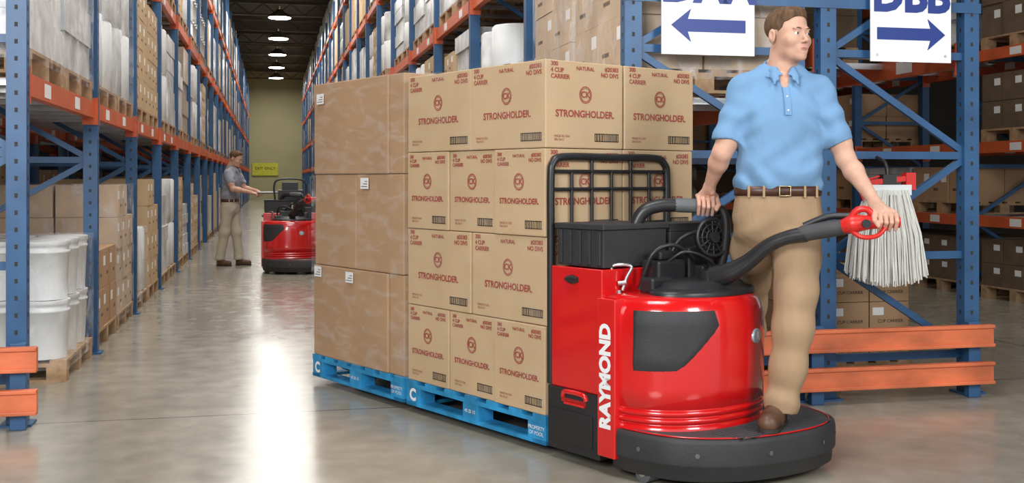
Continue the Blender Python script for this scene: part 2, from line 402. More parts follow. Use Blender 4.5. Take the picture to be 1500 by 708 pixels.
m=MB(); m.box(1.93,4.2,5.775,5.778,2.30,2.36,0); m.box(1.93,4.2,5.775,5.778,2.70,2.76,0); m.obj('sign_rail',['blue'],rot=AISLE)
m=MB(); m.box(-1.1,.5,70.5,70.58,1.5,2.3,0); m.text('EXIT ONLY',.25,(-.3,70.5,1.95),(1,0,0),(0,0,1),1,n=.01); m.obj('wall_notice',['yel','inkk'],rot=AISLE)
m=MB(); rng=random.Random(2)
for i in range(420):
    u=rng.uniform(-1,1); dpt=rng.uniform(-.04,.04); L=rng.uniform(.52,.56)-.05*abs(u)**2
    a=Vector((u*.115,dpt,0)); e=Vector((u*.225+rng.uniform(-.014,.014),dpt*1.8,-L))
    mid=a.lerp(e,.5)+Vector((u*.030+rng.uniform(-.008,.008),rng.uniform(-.01,.01),.0))
    m.tube([a,a+Vector((u*.03,0,-.08)),mid,e],.0042,5,0)
m.box(-.13,.13,-.035,.035,-.03,.03,1)
m.beam((-.14,0,.04),(.14,0,.07),.05,.03,2); m.box(.10,.16,-.03,.03,.0,.10,2); m.box(-.04,.04,-.03,.03,.03,.09,3)
m.tube([(0,0,.06),(0,.02,.15),(0,.13,.19)],.012,8,3,4)
m.tube([(-.05,0,.08),(-.14,0,.05),(-.17,0,.0),(-.15,0,-.06)],.006,6,2,4)
m.obj('string_mop',['mop','white','rubred','blk'],loc=(2.175,6.27,1.235),rot=R(8))

# ------------------------------------------------------------------ pallets + loads
C=(.16,5.1,0); E2=2.335
def blue_pallet(name,y0,y1,parent=None):
    m=MB(); x0,x1=0,1.02; z=.04
    n=7
    for k in range(n):
        b_=y0+k*(y1-y0-.10)/(n-1); m.box(x0,x1,b_,b_+.10,z+.12,z+.14,0)
    for k in range(3):
        a=x0+k*(x1-x0-.10)/2
        m.box(a,a+.10,y0,y1,z+.10,z+.12,0); m.box(a,a+.10,y0,y1,z,z+.018,0)
        for b_ in (y0,(y0+y1)/2-.07,y1-.14): m.box(a+.002,a+.098,b_+.002,b_+.138,z+.018,z+.10,0)
    for b_ in (y0,y1-.1): m.box(x0,x1,b_,b_+.1,z,z+.018,0)
    U=(0,-1,0);W=(0,0,1)
    m.text('C',.09,(-.001,y1-.07,z+.06),U,W,1,bold=.004)
    m.text('PROPERTY\nOF POOL',.026,(-.001,y0+.07,z+.06),U,W,1); m.text('40 20 10',.026,(-.001,(y0+y1)/2,z+.06),U,W,1)
    m.obj(name,['pblue','wtxt'],loc=C,rot=TRK,bevel=.003,seg=1,fix=True)
blue_pallet('blue_pallet',0,1.22); blue_pallet('blue_pallet',1.25,E2)
def carton_print(m,o,U,W,w,h):
    U=Vector(U);W=Vector(W);o=Vector(o); s=min(w/.5,1.)
    def T(t,size,x,y,al='CENTER',bold=0.,mat=0): m.text(t,size,o+U*x+W*y,U,W,mat,bold,al)
    cy=.050; n=22
    for r0,r1 in ((.040,.035),(.032,.029)):
        V=[];F=[]
        for k in range(n):
            a=2*math.pi*k/n
            for r in (r0,r1): V.append(o+U*(r*math.cos(a))+W*(cy+r*1.05*math.sin(a))+U.cross(W)*.002)
        for k in range(n): F.append((2*k,2*k+1,2*((k+1)%n)+1,2*((k+1)%n)))
        m.add(V,F,0)
    T('CK',.042,0,cy,bold=.0012)
    T('STRONGHOLDER.',.047*s,0,-.045,bold=.0012)
    T('300\n4 CUP\nCARRIER',.030*s,-w/2+.03,h/2-.050,'LEFT',.0008)
    T('NATURAL',.026*s,0,h/2-.035,bold=.0006)
    T('#20383\nNO DIVS',.030*s,w/2-.03,h/2-.045,'RIGHT',.0008)
    T('MADE IN USA\n20x15x12',.016,-w/2+.05,-h/2+.05,'LEFT')
    bx,by,bw,bh=w/2-.19*s,-h/2+.035,.16*s,.040
    N=U.cross(W)*.002
    def q(x0,y0,x1,y1): m.add([o+U*x0+W*y0+N,o+U*x1+W*y0+N,o+U*x1+W*y1+N,o+U*x0+W*y1+N],[(0,1,2,3)],1)
    q(bx,by,bx+bw,by+.004);q(bx,by+bh-.004,bx+bw,by+bh)
    k=0
    while k<bw-.004: q(bx+k,by,bx+k+.004,by+bh); k+=random.Random(k).choice([.007,.009,.011])
root=empty('carton_stack',C,TRK); cb=MB(); pr=MB(); tp=MB(); H=.422; z0=.18; rng=random.Random(1)
for L in range(4):
    ny=3 if L%2==0 else 2; by=1.21/ny; z=z0+L*H
    for i in range(2):
        for j in range(ny):
            jx=rng.uniform(-.006,.006); jy=rng.uniform(-.003,.003)
            x0=.005+i*.507+jx; x1=x0+.502; y0=.005+j*by+jy; y1=y0+by-.005
            cb.box(x0,x1,y0,y1,z+.001,z+H-.002,0)
            if i==0: carton_print(pr,(x0,(y0+y1)/2,z+H/2),(0,-1,0),(0,0,1),by,H)
            if j==0: carton_print(pr,((x0+x1)/2,y0,z+H/2),(1,0,0),(0,0,1),.50,H)
            if i==1: carton_print(pr,(x1,(y0+y1)/2,z+H/2),(0,1,0),(0,0,1),by,H)
            if L==3: tp.box(x0,x1,(y0+y1)/2-.025,(y0+y1)/2+.025,z+H-.002,z+H-.001,0)
cb.obj('cartons',['cartA'],root,bevel=.005); pr.obj('printing',['ink','inkk'],root,fix=False); tp.obj('tape',['tape'],root)
fl=MB(); fl.box(-.006,1.032,-.004,1.222,.182,1.872,0); fl.obj('stretch_film',['film2'],root)
root=empty('carton_stack',C,TRK); cb=MB(); lb=MB(); H=.574
for L in range(3):
    z=z0+L*H; sp=[(1.262,1.42),(1.425,E2-.01)] if L!=1 else [(1.262,1.80),(1.805,E2-.01)]
    for a,b_ in sp:
        for i in range(2):
            x0=.005+i*.507+rng.uniform(-.004,.008); cb.box(x0,x0+.502,a,b_-.002,z+.001,z+H-.002,0)
def lab(y,z,w=.09,h=.065):
    lb.box(-.012,-.010,y,y+w,z,z+h,0)
    for k in range(3): lb.box(-.0125,-.012,y+.01,y+w-.01-.02*k,z+.012+.015*k,z+.016+.015*k,1)
for y,z in ((2.17,1.77),(1.62,1.24),(1.80,.67),(2.2,.68)): lab(y,z)
cb.obj('cartons',['cartB'],root,bevel=.006); lb.obj('labels',['label','inkk'],root)
fl=MB(); fl.box(-.009,1.03,1.256,E2,.182,1.908,0); fl.obj('stretch_film',['film'],root)

# ------------------------------------------------------------------ pallet truck
def D(t,s,z): return (t,-s,z)
def L2(X,Y,Z):
    dx,dy=X-C[0],Y-C[1]; return (.788*dx+.6157*dy, -(.6157*dx-.788*dy), Z)
def outline(a=.405,b=.35,n=2.3,N=40,s0=.45,tc=.405):
    P=[]
    for i in range(N+1):
        ph=math.pi*(1-i/N); c,s_=math.cos(ph),abs(math.sin(ph))
        P.append((tc+a*math.copysign(abs(c)**(2/n),c), s0+b*s_**(2/n)))
    return P
def hood_pt(t,z,off=.006):
    a,b,n=.405*1.02,.35*1.02,2.3
    x=min(.9999,abs(t-.405)/a); s=b*(1-x**n)**(1/n)
    nx=math.copysign((x**(n-1))/a,t-.405); ns=((s/b)**(n-1))/b; l=math.hypot(nx,ns)
    return D(t+nx/l*off,.45+s+ns/l*off,z)
def build_truck(tname,loc,rot,scale=1.,rest=True):
    root=empty(tname,loc,rot); root.scale=(scale,)*3
    P=lambda m,n,mats,**k: m.obj(n,mats,root,**k)
    m=MB(); m.box(0,.82,-.385,-.04,.335,.895,0); m.box(-.03,.84,-.50,-.388,.08,.775,0); m.box(-.012,.0,-.30,-.12,.27,.30,0); P(m,'battery_panels',['red'],bevel=.015,seg=3)
    m=MB(); m.box(-.012,.832,-.385,-.03,.05,.335,0); m.box(-.016,-.012,-.34,-.06,.09,.24,0); P(m,'lower_chassis',['blk'],bevel=.012)
    m=MB(); m.tube([(-.014,-.30,.30),(-.018,-.28,.325),(-.018,-.16,.325),(-.014,-.14,.30)],.012,8,0,3); m.box(-.02,-.01,-.29,-.15,.268,.278,0); P(m,'release_lever',['red'])
    m=MB(); m.tube([(-.004,-.23,.84),(-.004,-.19,.84),(-.004,-.15,.84)],[.012,.022,.012],10,0); P(m,'panel_latch',['blk'])
    m=MB(); m.box(.02,.42,-.375,-.06,.90,1.07,0); m.box(.01,.43,-.385,-.05,1.07,1.095,0)
    for k in range(5): m.box(.012,.02,-.36+k*.065,-.335+k*.065,.91,1.065,0)
    m.box(.45,.80,-.37,-.06,.90,1.05,0); m.box(.45,.80,-.37,-.20,1.05,1.09,0)
    P(m,'battery_box',['rub'],bevel=.008)
    if rest:
        m=MB(); z1=1.405; y=-.012
        m.tube([(.02,y,.34),(.02,y,1.0),(.02,y,z1-.10),(.035,y,z1-.03),(.10,y,z1),(.4,y,z1),(.71,y,z1),(.78,y,z1-.03),(.80,y,z1-.10),(.80,y,1.0),(.80,y,.34)],.019,10,0,4)
        for z in (1.335,1.25,1.08): m.tube([(.02,y,z),(.80,y,z)],.009,8,0)
        for k in range(1,6): m.tube([(.02+k*.78/6,y,.9),(.02+k*.78/6,y,z1-.005 if k in(2,4) else 1.335)],.009,8,0)
        P(m,'load_backrest',['blk'])
    else:
        m=MB(); m.box(.22,.60,-.34,-.10,1.05,1.24,0); m.box(.28,.52,-.30,-.12,1.24,1.36,0)
        m.tube([(.18,-.3,1.05),(.16,-.3,1.3),(.24,-.3,1.40),(.56,-.3,1.40),(.64,-.3,1.3),(.62,-.3,1.05)],.016,8,0,5); P(m,'equipment_rack',['blk'],bevel=.01)
    m=MB(); prof=[(.215,1.0),(.24,1.0),(.243,.982),(.250,.982),(.253,1.006),(.272,1.006),(.275,.985),(.282,.985),(.285,1.01),(.304,1.01),(.307,.99),(.314,.99),(.318,1.01),(.40,1.02),(.5,1.022),(.62,1.02),(.69,1.005),(.73,.985),(.76,.955),(.78,.91),(.79,.85),(.792,.70)]
    O=outline(); rings=[]
    for z,k in prof:
        r=[D(.405+(t-.405)*min(k,1.012),.45+(s-.45)*k,z) for t,s in O]
        r+= [D(.405+.405*min(k,1.0),.39,z),D(.405,.385,z),D(.405-.405*min(k,1.),.39,z)]
        rings.append(r)
    m.loft(rings,0); P(m,'motor_hood',['red'])
    m=MB(); rows=[]; N=14
    for zi in range(9):
        f=zi/8; z=.472+f*.262
        lft=.008; rgt=.12+ (.31-.12)*min(1,f/.72) if f<.72 else .31-.03*((f-.72)/.28)
        rows.append([hood_pt(lft+(rgt-lft)*(1-math.cos(math.pi/2*k/N)),z,.008 if 0<k<N and 0<zi<8 else -.004) for k in range(N+1)])
    V=[p for r in rows for p in r]; F=[(i*(N+1)+k,i*(N+1)+k+1,(i+1)*(N+1)+k+1,(i+1)*(N+1)+k) for i in range(8) for k in range(N)]
    m.add(V,F,0,True); P(m,'side_pad',['rub'])
    m=MB(); c=Vector(hood_pt(.56,.60,.0)); c2=Vector(hood_pt(.56,.60,.01)); nrm=(c2-c).normalized()
    u=Vector((0,0,1)).cross(nrm).normalized(); ring=[[c+nrm*o+u*.04*k*math.cos(2*math.pi*i/24)+Vector((0,0,1))*.033*k*math.sin(2*math.pi*i/24) for i in range(24)] for o,k in ((-.01,1),(.004,1),(.007,.85))]
    m.loft(ring,0); m.text('R',.05,c+nrm*.007,u,(0,0,1),1,bold=.002); P(m,'badge',['badge','wtxt'])
    m=MB(); m.text('RAYMOND',.092,(-.031,-.444,.435),(0,0,1),(0,1,0),0,bold=.005)
    for i,v in enumerate(m.v): m.v[i]=(-.0325,v[1],v[2])
    P(m,'side_lettering',['wtxt'],fix=False)
    pts=[(-.02,.46),(-.02,.55),(.0,.68),(.05,.80),(.14,.90),(.28,.985),(.45,1.03),(.62,1.045),(.76,1.03),(.87,.985),(.95,.91),(1.0,.80),(1.04,.65),(1.06,.5),(1.06,.32),(.83,.32),(.83,.46)]
    PP=[(p.x,p.y) for p in catmull([(a,b_,0) for a,b_ in pts[:15]],5)]+pts[15:]
    def ring(k,z):
        cx,cs=.45,.62; return [D(cx+(a-cx)*k,cs+(b_-cs)*k,z) for a,b_ in PP]
    m=MB(); m.loft([ring(.94,.035),ring(.97,.045),ring(.975,.095),ring(.995,.10),ring(1.0,.11),ring(1.,.195),ring(.99,.212),ring(.975,.215)],0,True,True)
    P(m,'platform_bumper',['rub'])
    m=MB(); m.loft([ring(.93,.214),ring(.93,.2205),ring(.925,.222)],0,False)
    for k in range(8):
        s=.83+k*.022; hw=.30+.05*(1-k/8); m.box(.55-hw,.55+hw*.95,-s-.004,-s+.004,.222,.2255,0)
    P(m,'platform_mat',['mat'])
    m=MB(); rp=ring(.945,.219); m.tube(rp[:-3],.0035,6,0); P(m,'platform_pinstripe',['red'])
    m=MB()
    for idx in (8,18,28,38,48,58):
        if idx<len(PP)-1:
            a=Vector(ring(1.0,.15)[idx]); b2=Vector(ring(1.006,.15)[idx]); m.cyl(a,b2,.010,10,0)
    P(m,'bumper_bolts',['grey'])
    m=MB(); m.cyl(D(.02,.62,.045),D(.09,.62,.045),.045,20,0); m.cyl(D(.8,.62,.045),D(.87,.62,.045),.045,20,0); m.cyl(D(.33,.6,.09),D(.5,.6,.09),.09,24,1)
    m.cyl(D(.015,.62,.045),D(.095,.62,.045),.02,12,2); P(m,'wheels',['grey','blk','steel'])
    m=MB()
    for a in (.16,.64): m.box(a,a+.2,-.04,2.25,.075,.12,0); m.cyl((a+.05,2.1,.04),(a+.15,2.1,.04),.04,16,1)
    P(m,'forks',['blk','grey'],bevel=.006)
    m=MB(); rings=[]
    for z,k in ((.785,1.0),(.80,1.0),(.812,.96),(.815,.86),(.822,.80),(.84,.74),(.85,.55)):
        rings.append([D(.42+.30*k*math.cos(2*math.pi*i/40),.60+.165*k*math.sin(2*math.pi*i/40),z) for i in range(40)])
    m.loft(rings,0); m.cyl(D(.43,.64,.83),D(.43,.64,.89),.055,20,0); P(m,'steering_deck',['blk'])
    m=MB(); m.box(.24,.42,-.50,-.39,.79,.93,0); m.box(.27,.38,-.48,-.40,.93,.97,0); m.box(.46,.72,-.48,-.37,.79,.98,0)
    m.box(.50,.66,-.53,-.47,.80,.90,0); m.box(.16,.30,-.54,-.46,.79,.86,0); P(m,'control_housing',['blk'],bevel=.012,seg=3)
    m=MB()
    m.tube([D(.20,.42,.80),D(.22,.48,.96),D(.32,.52,1.0),D(.45,.52,.93)],.010,8,0,5)
    m.tube([D(.30,.46,.90),D(.36,.55,.97),D(.50,.58,.92),D(.56,.55,.84)],.008,8,0,5)
    m.tube([D(.55,.45,.95),D(.50,.5,1.05),D(.42,.46,1.02),D(.38,.44,.95)],.009,8,0,5); P(m,'cables',['blk'])
    m=MB(); c=Vector(L2(.925,4.98,1.03)); n=Vector((-.25,-1,.1)).normalized() ; u=Vector((0,0,1)).cross(n).normalized(); v=n.cross(u)
    for rr_,tr in ((.085,.009),(.06,.004),(.035,.004)):
        m.tube([c+(u*math.cos(2*math.pi*k/24)+v*math.sin(2*math.pi*k/24))*rr_ for k in range(25)],tr,6,0,cap=False)
    for k in range(12):
        a=2*math.pi*k/12; d=u*math.cos(a)+v*math.sin(a); m.tube([c+d*.015,c+d*.085],.004,5,0)
    m.tube([c-n*.01,c+n*.02],.025,14,0); m.tube([c-n*.075,c-n*.015],[.055,.075],18,0); m.tube([c-v*.08-n*.04,Vector(L2(.93,5.02,.85))],.018,8,0)
    P(m,'fan',['blk'])
    m=MB(); g=[L2(.552,5.0,.79),L2(.556,5.0,.93),L2(.565,5.0,1.06),L2(.605,5.0,1.145),L2(.68,5.0,1.175),L2(.76,5.0,1.178)]
    m.tube(g,.031,14,0,6); m.tube([L2(.75,5.0,1.178),L2(.765,5.0,1.178),L2(.93,5.0,1.172),L2(.95,5.0,1.168)],[.030,.034,.034,.028],14,1)
    m.tube([L2(.94,5.0,1.17),L2(.975,5.0,1.15),L2(.99,5.0,1.08),L2(.98,5.01,.95),L2(.96,5.02,.86)],.02,10,0,5)
    P(m,'grab_bar',['blk','grey'])
    m=MB(); s=[L2(.452,4.86,.80),L2(.452,4.86,.87),L2(.448,4.86,.905),L2(.49,4.85,.915),L2(.535,4.85,.905),L2(.515,4.85,.86),L2(.495,4.85,.80)]
    m.tube(s,.008,8,0,5); m.tube([L2(.48,4.86,.74),L2(.48,4.86,.80)],.014,10,0); m.tube([L2(.475,4.85,.83),L2(.512,4.85,.835)],.012,8,0); P(m,'loop_handle',['steel'])
    m=MB(); t=[L2(.90,4.83,.86),L2(.96,4.78,.885),L2(1.03,4.73,.935),L2(1.10,4.68,1.005),L2(1.17,4.64,1.045),L2(1.25,4.60,1.065)]
    m.tube(t,[.05,.045,.036,.032,.03,.035],12,0,6)
    m.tube([L2(1.20,4.62,1.053),L2(1.25,4.60,1.07),L2(1.34,4.55,1.09),L2(1.42,4.51,1.105),L2(1.45,4.49,1.11)],[.022,.036,.036,.032,.025],12,1,5)
    m.tube([L2(1.24,4.60,1.10),L2(1.33,4.56,1.14),L2(1.42,4.51,1.145)],.014,8,0,4)
    P(m,'tiller_arm',['blk','mat'])
    m=MB(); m.tube([L2(1.38,4.52,1.10),L2(1.42,4.50,1.112),L2(1.48,4.48,1.12),L2(1.60,4.475,1.122)],[.03,.040,.030,.026],14,0,5)
    m.tube([L2(1.40,4.51,1.12),L2(1.43,4.49,1.168),L2(1.47,4.475,1.172),L2(1.50,4.47,1.13)],.014,8,0,5)
    m.tube([L2(1.40,4.50,1.09),L2(1.44,4.46,1.06),L2(1.50,4.45,1.065),L2(1.54,4.46,1.10)],.010,8,0,5)
    m.cyl(L2(1.455,4.455,1.115),L2(1.455,4.44,1.115),.018,12,1); P(m,'control_handle',['rubred','blk'])
    return root
build_truck('rider_pallet_truck',C,TRK)
c,s=math.cos(AISLE),math.sin(AISLE)
sc=.92; lx,ly=.41*sc,-.6*sc
build_truck('rider_pallet_truck',(-3.06-(lx*c-ly*s),15.0-(lx*s+ly*c),0),AISLE,sc,rest=False)

# ------------------------------------------------------------------ SDF people
f4=np.float32
def nets(f,lo,hi,h):
    ax=[np.arange(lo[i],hi[i]+h,h,dtype=f4) for i in range(3)]
    X,Y,Z=np.meshgrid(*ax,indexing='ij'); V=f(X,Y,Z).astype(f4); S=V<0
    n=V.shape; c=tuple(k-1 for k in n)
    acc=[np.zeros(c,f4) for _ in range(3)]; cnt=np.zeros(c,f4)
    for axis in range(3):
        for b in (0,1):
            for d in (0,1):
                off=[0,0,0]; oth=[k for k in range(3) if k!=axis]; off[oth[0]]=b; off[oth[1]]=d
                s0=tuple(slice(off[k],off[k]+c[k]) for k in range(3)); off2=list(off); off2[axis]=1
                s1=tuple(slice(off2[k],off2[k]+c[k]) for k in range(3))
                m=S[s0]!=S[s1]; v0=V[s0];v1=V[s1]; t=np.where(m,v0/np.where(m,v0-v1,1),0)
                cnt+=m
                acc[axis]+=t; acc[oth[0]]+=m*b; acc[oth[1]]+=m*d
    mask=cnt>0; idx=-np.ones(c,np.int64); idx[mask]=np.arange(mask.sum()); ii=np.argwhere(mask)
    vs=np.stack([(ii[:,k]+acc[k][mask]/cnt[mask])*h+lo[k] for k in range(3)],1)
    F=[]
    for axis in range(3):
        a=[slice(1,-1)]*3; b=[slice(1,-1)]*3; a[axis]=slice(0,-1); b[axis]=slice(1,None)
        s0=S[tuple(a)]; s1=S[tuple(b)]; m=s0!=s1; e=np.argwhere(m).copy(); ins=s0[m]
        o=[(axis+1)%3,(axis+2)%3]
        for k in range(3):
            if k!=axis: e[:,k]+=1
        def cell(d0,d1):
            q=e.copy(); q[:,o[0]]-=d0; q[:,o[1]]-=d1; return idx[q[:,0],q[:,1],q[:,2]]
        q=np.stack([cell(1,1),cell(0,1),cell(0,0),cell(1,0)],1)
        q[~ins]=q[~ins][:,::-1]; F.append(q)
    return vs,np.concatenate(F)
def smin(a,b,k):
    h=np.clip(.5+.5*(b-a)/k,0,1); return b+(a-b)*h-k*h*(1-h)
def cone(X,Y,Z,a,b,ra,rb):
    ba=[b[i]-a[i] for i in range(3)]; L=sum(q*q for q in ba)+1e-9
    h=np.clip(((X-a[0])*ba[0]+(Y-a[1])*ba[1]+(Z-a[2])*ba[2])/L,0,1)
    return np.sqrt((X-a[0]-h*ba[0])**2+(Y-a[1]-h*ba[1])**2+(Z-a[2]-h*ba[2])**2)-(ra+(rb-ra)*h)
def ellp(X,Y,Z,c,r):
    x,y,z=(X-c[0]),(Y-c[1]),(Z-c[2]); k0=np.sqrt((x/r[0])**2+(y/r[1])**2+(z/r[2])**2); k1=np.sqrt((x/r[0]**2)**2+(y/r[1]**2)**2+(z/r[2]**2)**2)+1e-6
    return k0*(k0-1)/k1
def cub(P,n=5):
    out=[]
    for i in range(len(P)-1):
        for k in range(n):
            t=k/n; a=P[max(i-1,0)];b=P[i];c=P[i+1];d=P[min(i+2,len(P)-1)]
            out.append([b[j]+(c[j]-b[j])*t if j==0 else .5*((2*b[j])+(c[j]-a[j])*t+(2*a[j]-5*b[j]+4*c[j]-d[j])*t*t+(3*b[j]-a[j]-3*c[j]+d[j])*t**3) for j in range(5)])
    out.append(list(P[-1])); return out
def prof(X,Y,Z,P):
    P=cub(P); z=[p[0] for p in P]; g=lambda i:np.interp(Z,z,[p[i] for p in P])
    ra,rb=g(3),g(4); d=((np.abs((X-g(1))/ra)**2.25+np.abs((Y-g(2))/rb)**2.25)**(1/2.25)-1)*np.minimum(ra,rb)
    return np.maximum(d,np.maximum(Z-z[-1],z[0]-Z))
def chain(X,Y,Z,pts,k=.01):
    d=None
    for i in range(len(pts)-1):
        q=cone(X,Y,Z,pts[i][:3],pts[i+1][:3],pts[i][3],pts[i+1][3]); d=q if d is None else smin(d,q,k)
    return d
def sdf_obj(name,f,lo,hi,h,mat,parent,it=2):
    v,F=nets(f,lo,hi,h); me=bpy.data.meshes.new(name); me.from_pydata(v.tolist(),[],F.tolist())
    me.polygons.foreach_set('use_smooth',[True]*len(me.polygons)); me.materials.append(M[mat]); me.update()
    o=bpy.data.objects.new(name,me); scene.collection.objects.link(o); o.parent=parent
    md=o.modifiers.new('smooth','SMOOTH'); md.factor=.5; md.iterations=it
    return o
def f_head(X,Y,Z):
    d=ellp(X,Y,Z,(0,.012,.040),(.076,.094,.078))
    for c,r,k in (((0,-.026,-.022),(.066,.062,.088),.02),((0,-.036,-.076),(.055,.048,.036),.022),((0,-.074,-.098),(.024,.017,.017),.02),
        ((.040,-.055,-.030),(.027,.028,.026),.02),((-.040,-.055,-.030),(.027,.028,.026),.02),
        ((.024,-.080,.020),(.022,.009,.006),.016),((-.024,-.080,.020),(.022,.009,.006),.016),
        ((0,-.080,-.064),(.030,.012,.020),.015)):
        d=smin(d,ellp(X,Y,Z,c,r),k)
    for sx in (-1,1):
        e=ellp(X,Y,Z,(sx*.031,-.096,-.001),(.016,.014,.008)); d=-smin(-d,e,.009)
    d=smin(d,chain(X,Y,Z,[(0,-.081,.010,.0065),(0,-.094,-.014,.0075),(0,-.105,-.030,.0095)],.006),.010)
    for sx in (-1,1):
        d=smin(d,ellp(X,Y,Z,(sx*.011,-.094,-.036),(.0065,.010,.006)),.005)
        d=smin(d,chain(X,Y,Z,[(sx*.019,-.083,.003,.0025),(sx*.031,-.0845,.0078,.0032),(sx*.042,-.078,.003,.0025)],.003),.004)
        d=smin(d,chain(X,Y,Z,[(sx*.020,-.081,-.007,.0022),(sx*.031,-.0825,-.0105,.0026),(sx*.042,-.076,-.007,.0022)],.003),.005)
        e=ellp(X,Y,Z,(sx*.078,.016,-.006),(.009,.018,.030)); e=-smin(-e,ellp(X,Y,Z,(sx*.088,.011,-.001),(.008,.010,.018)),.004)
        d=smin(d,e,.006)
    d=-smin(-d,ellp(X,Y,Z,(0,-.0985,-.0655),(.027,.008,.0014)),.002)
    return smin(d,cone(X,Y,Z,(0,.020,-.06),(0,.045,-.22),.060,.066),.02)
def f_hair(X,Y,Z):
    d=ellp(X,Y,Z,(0,.015,.045),(.0800,.0990,.0805))
    d=smin(d,ellp(X,Y,Z,(.0,-.042,.092),(.055,.033,.024)),.02)
    d=d+.0014*np.sin(150*X+40*Z)*np.sin(60*Y+90*X)
    zl=np.interp(Y,[-.12,-.070,-.055,-.040,-.030,-.012,-.008,.03,.045,.11],[.076,.072,.054,.047,.006,-.022,.020,.022,-.040,-.075]).astype(f4)
    return np.maximum(d,zl-Z)
def head(parent,pos,yaw,h,pitch=0.,hairmat='hair',sc=1.):
    hr=empty('head',pos); hr.parent=parent; hr.rotation_euler=(pitch,0,yaw); hr.scale=(sc,)*3
    sdf_obj('face',f_head,(-.1,-.135,-.23),(.1,.125,.13),h,'skin',hr,it=1)
    sdf_obj('hair',f_hair,(-.1,-.11,-.10),(.1,.13,.15),h,hairmat,hr)
    m=MB()
    for sx in (-1,1):
        m.ell((sx*.031,-.0740,-.001),(.0125,.0125,.0115),0); m.ell((sx*.031+.001,-.0842,-.001),(.0055,.003,.0055),1)
        m.tube([(sx*.013,-.0885,.0175),(sx*.030,-.0895,.0220),(sx*.048,-.0765,.017)],[.0020,.0030,.0012],8,2,4)
    m.tube([(-.025,-.0880,-.0655),(-.008,-.0935,-.0615),(0,-.0940,-.0622),(.008,-.0935,-.0615),(.025,-.0880,-.0655)],[.001,.0028,.0030,.0028,.001],8,3,4)
    m.tube([(-.023,-.0875,-.0665),(-.008,-.0925,-.0690),(.008,-.0925,-.0690),(.023,-.0875,-.0665)],[.001,.0036,.0036,.001],8,3,4)
    m.obj('face_features',['eyew','iris','hair','lip'],hr)
    return hr
def f_hand(wrist,c,r,flip):
    def f(X,Y,Z):
        R_=r+.0085
        def P(x,th,rr=R_): a=R(th); return (x,c[1]-rr*math.cos(a),c[2]+rr*math.sin(a))
        top=(c[0],c[1]+.008,c[2]+r+.018)
        w=wrist
        d=cone(X,Y,Z,w,top,.026,.018)
        for k in (-.026,-.009,.009,.026):
            d=smin(d,cone(X,Y,Z,(w[0]+k*.5,w[1],w[2]-.01),(c[0]+k*1.1,c[1]-.004,c[2]+r+.012),.015,.0125),.010)
        for i,(k,L) in enumerate(((-.033,1.),(-.011,1.12),(.011,1.06),(.033,.85))):
            k*=flip; x=c[0]+k
            q=chain(X,Y,Z,[P(x,92,R_+.006)+(.0105,),P(x,48,R_+.004)+(.0102,),P(x,48-48*L)+(.0090,),P(x,8-85*L)+(.0080,)],.003)
            d=smin(d,q,.0025)
        sx=-flip
        q=chain(X,Y,Z,[(w[0]+sx*.012,w[1]-.004,w[2]-.025,.014),(c[0]+sx*.052,c[1]-.004,c[2]+r+.010,.0120),(c[0]+sx*.058,c[1]-R_*.9,c[2]+.006,.0100),(c[0]+sx*.046,c[1]-R_-.006,c[2]-.016,.0085)],.006)
        return smin(d,q,.007)
    return f
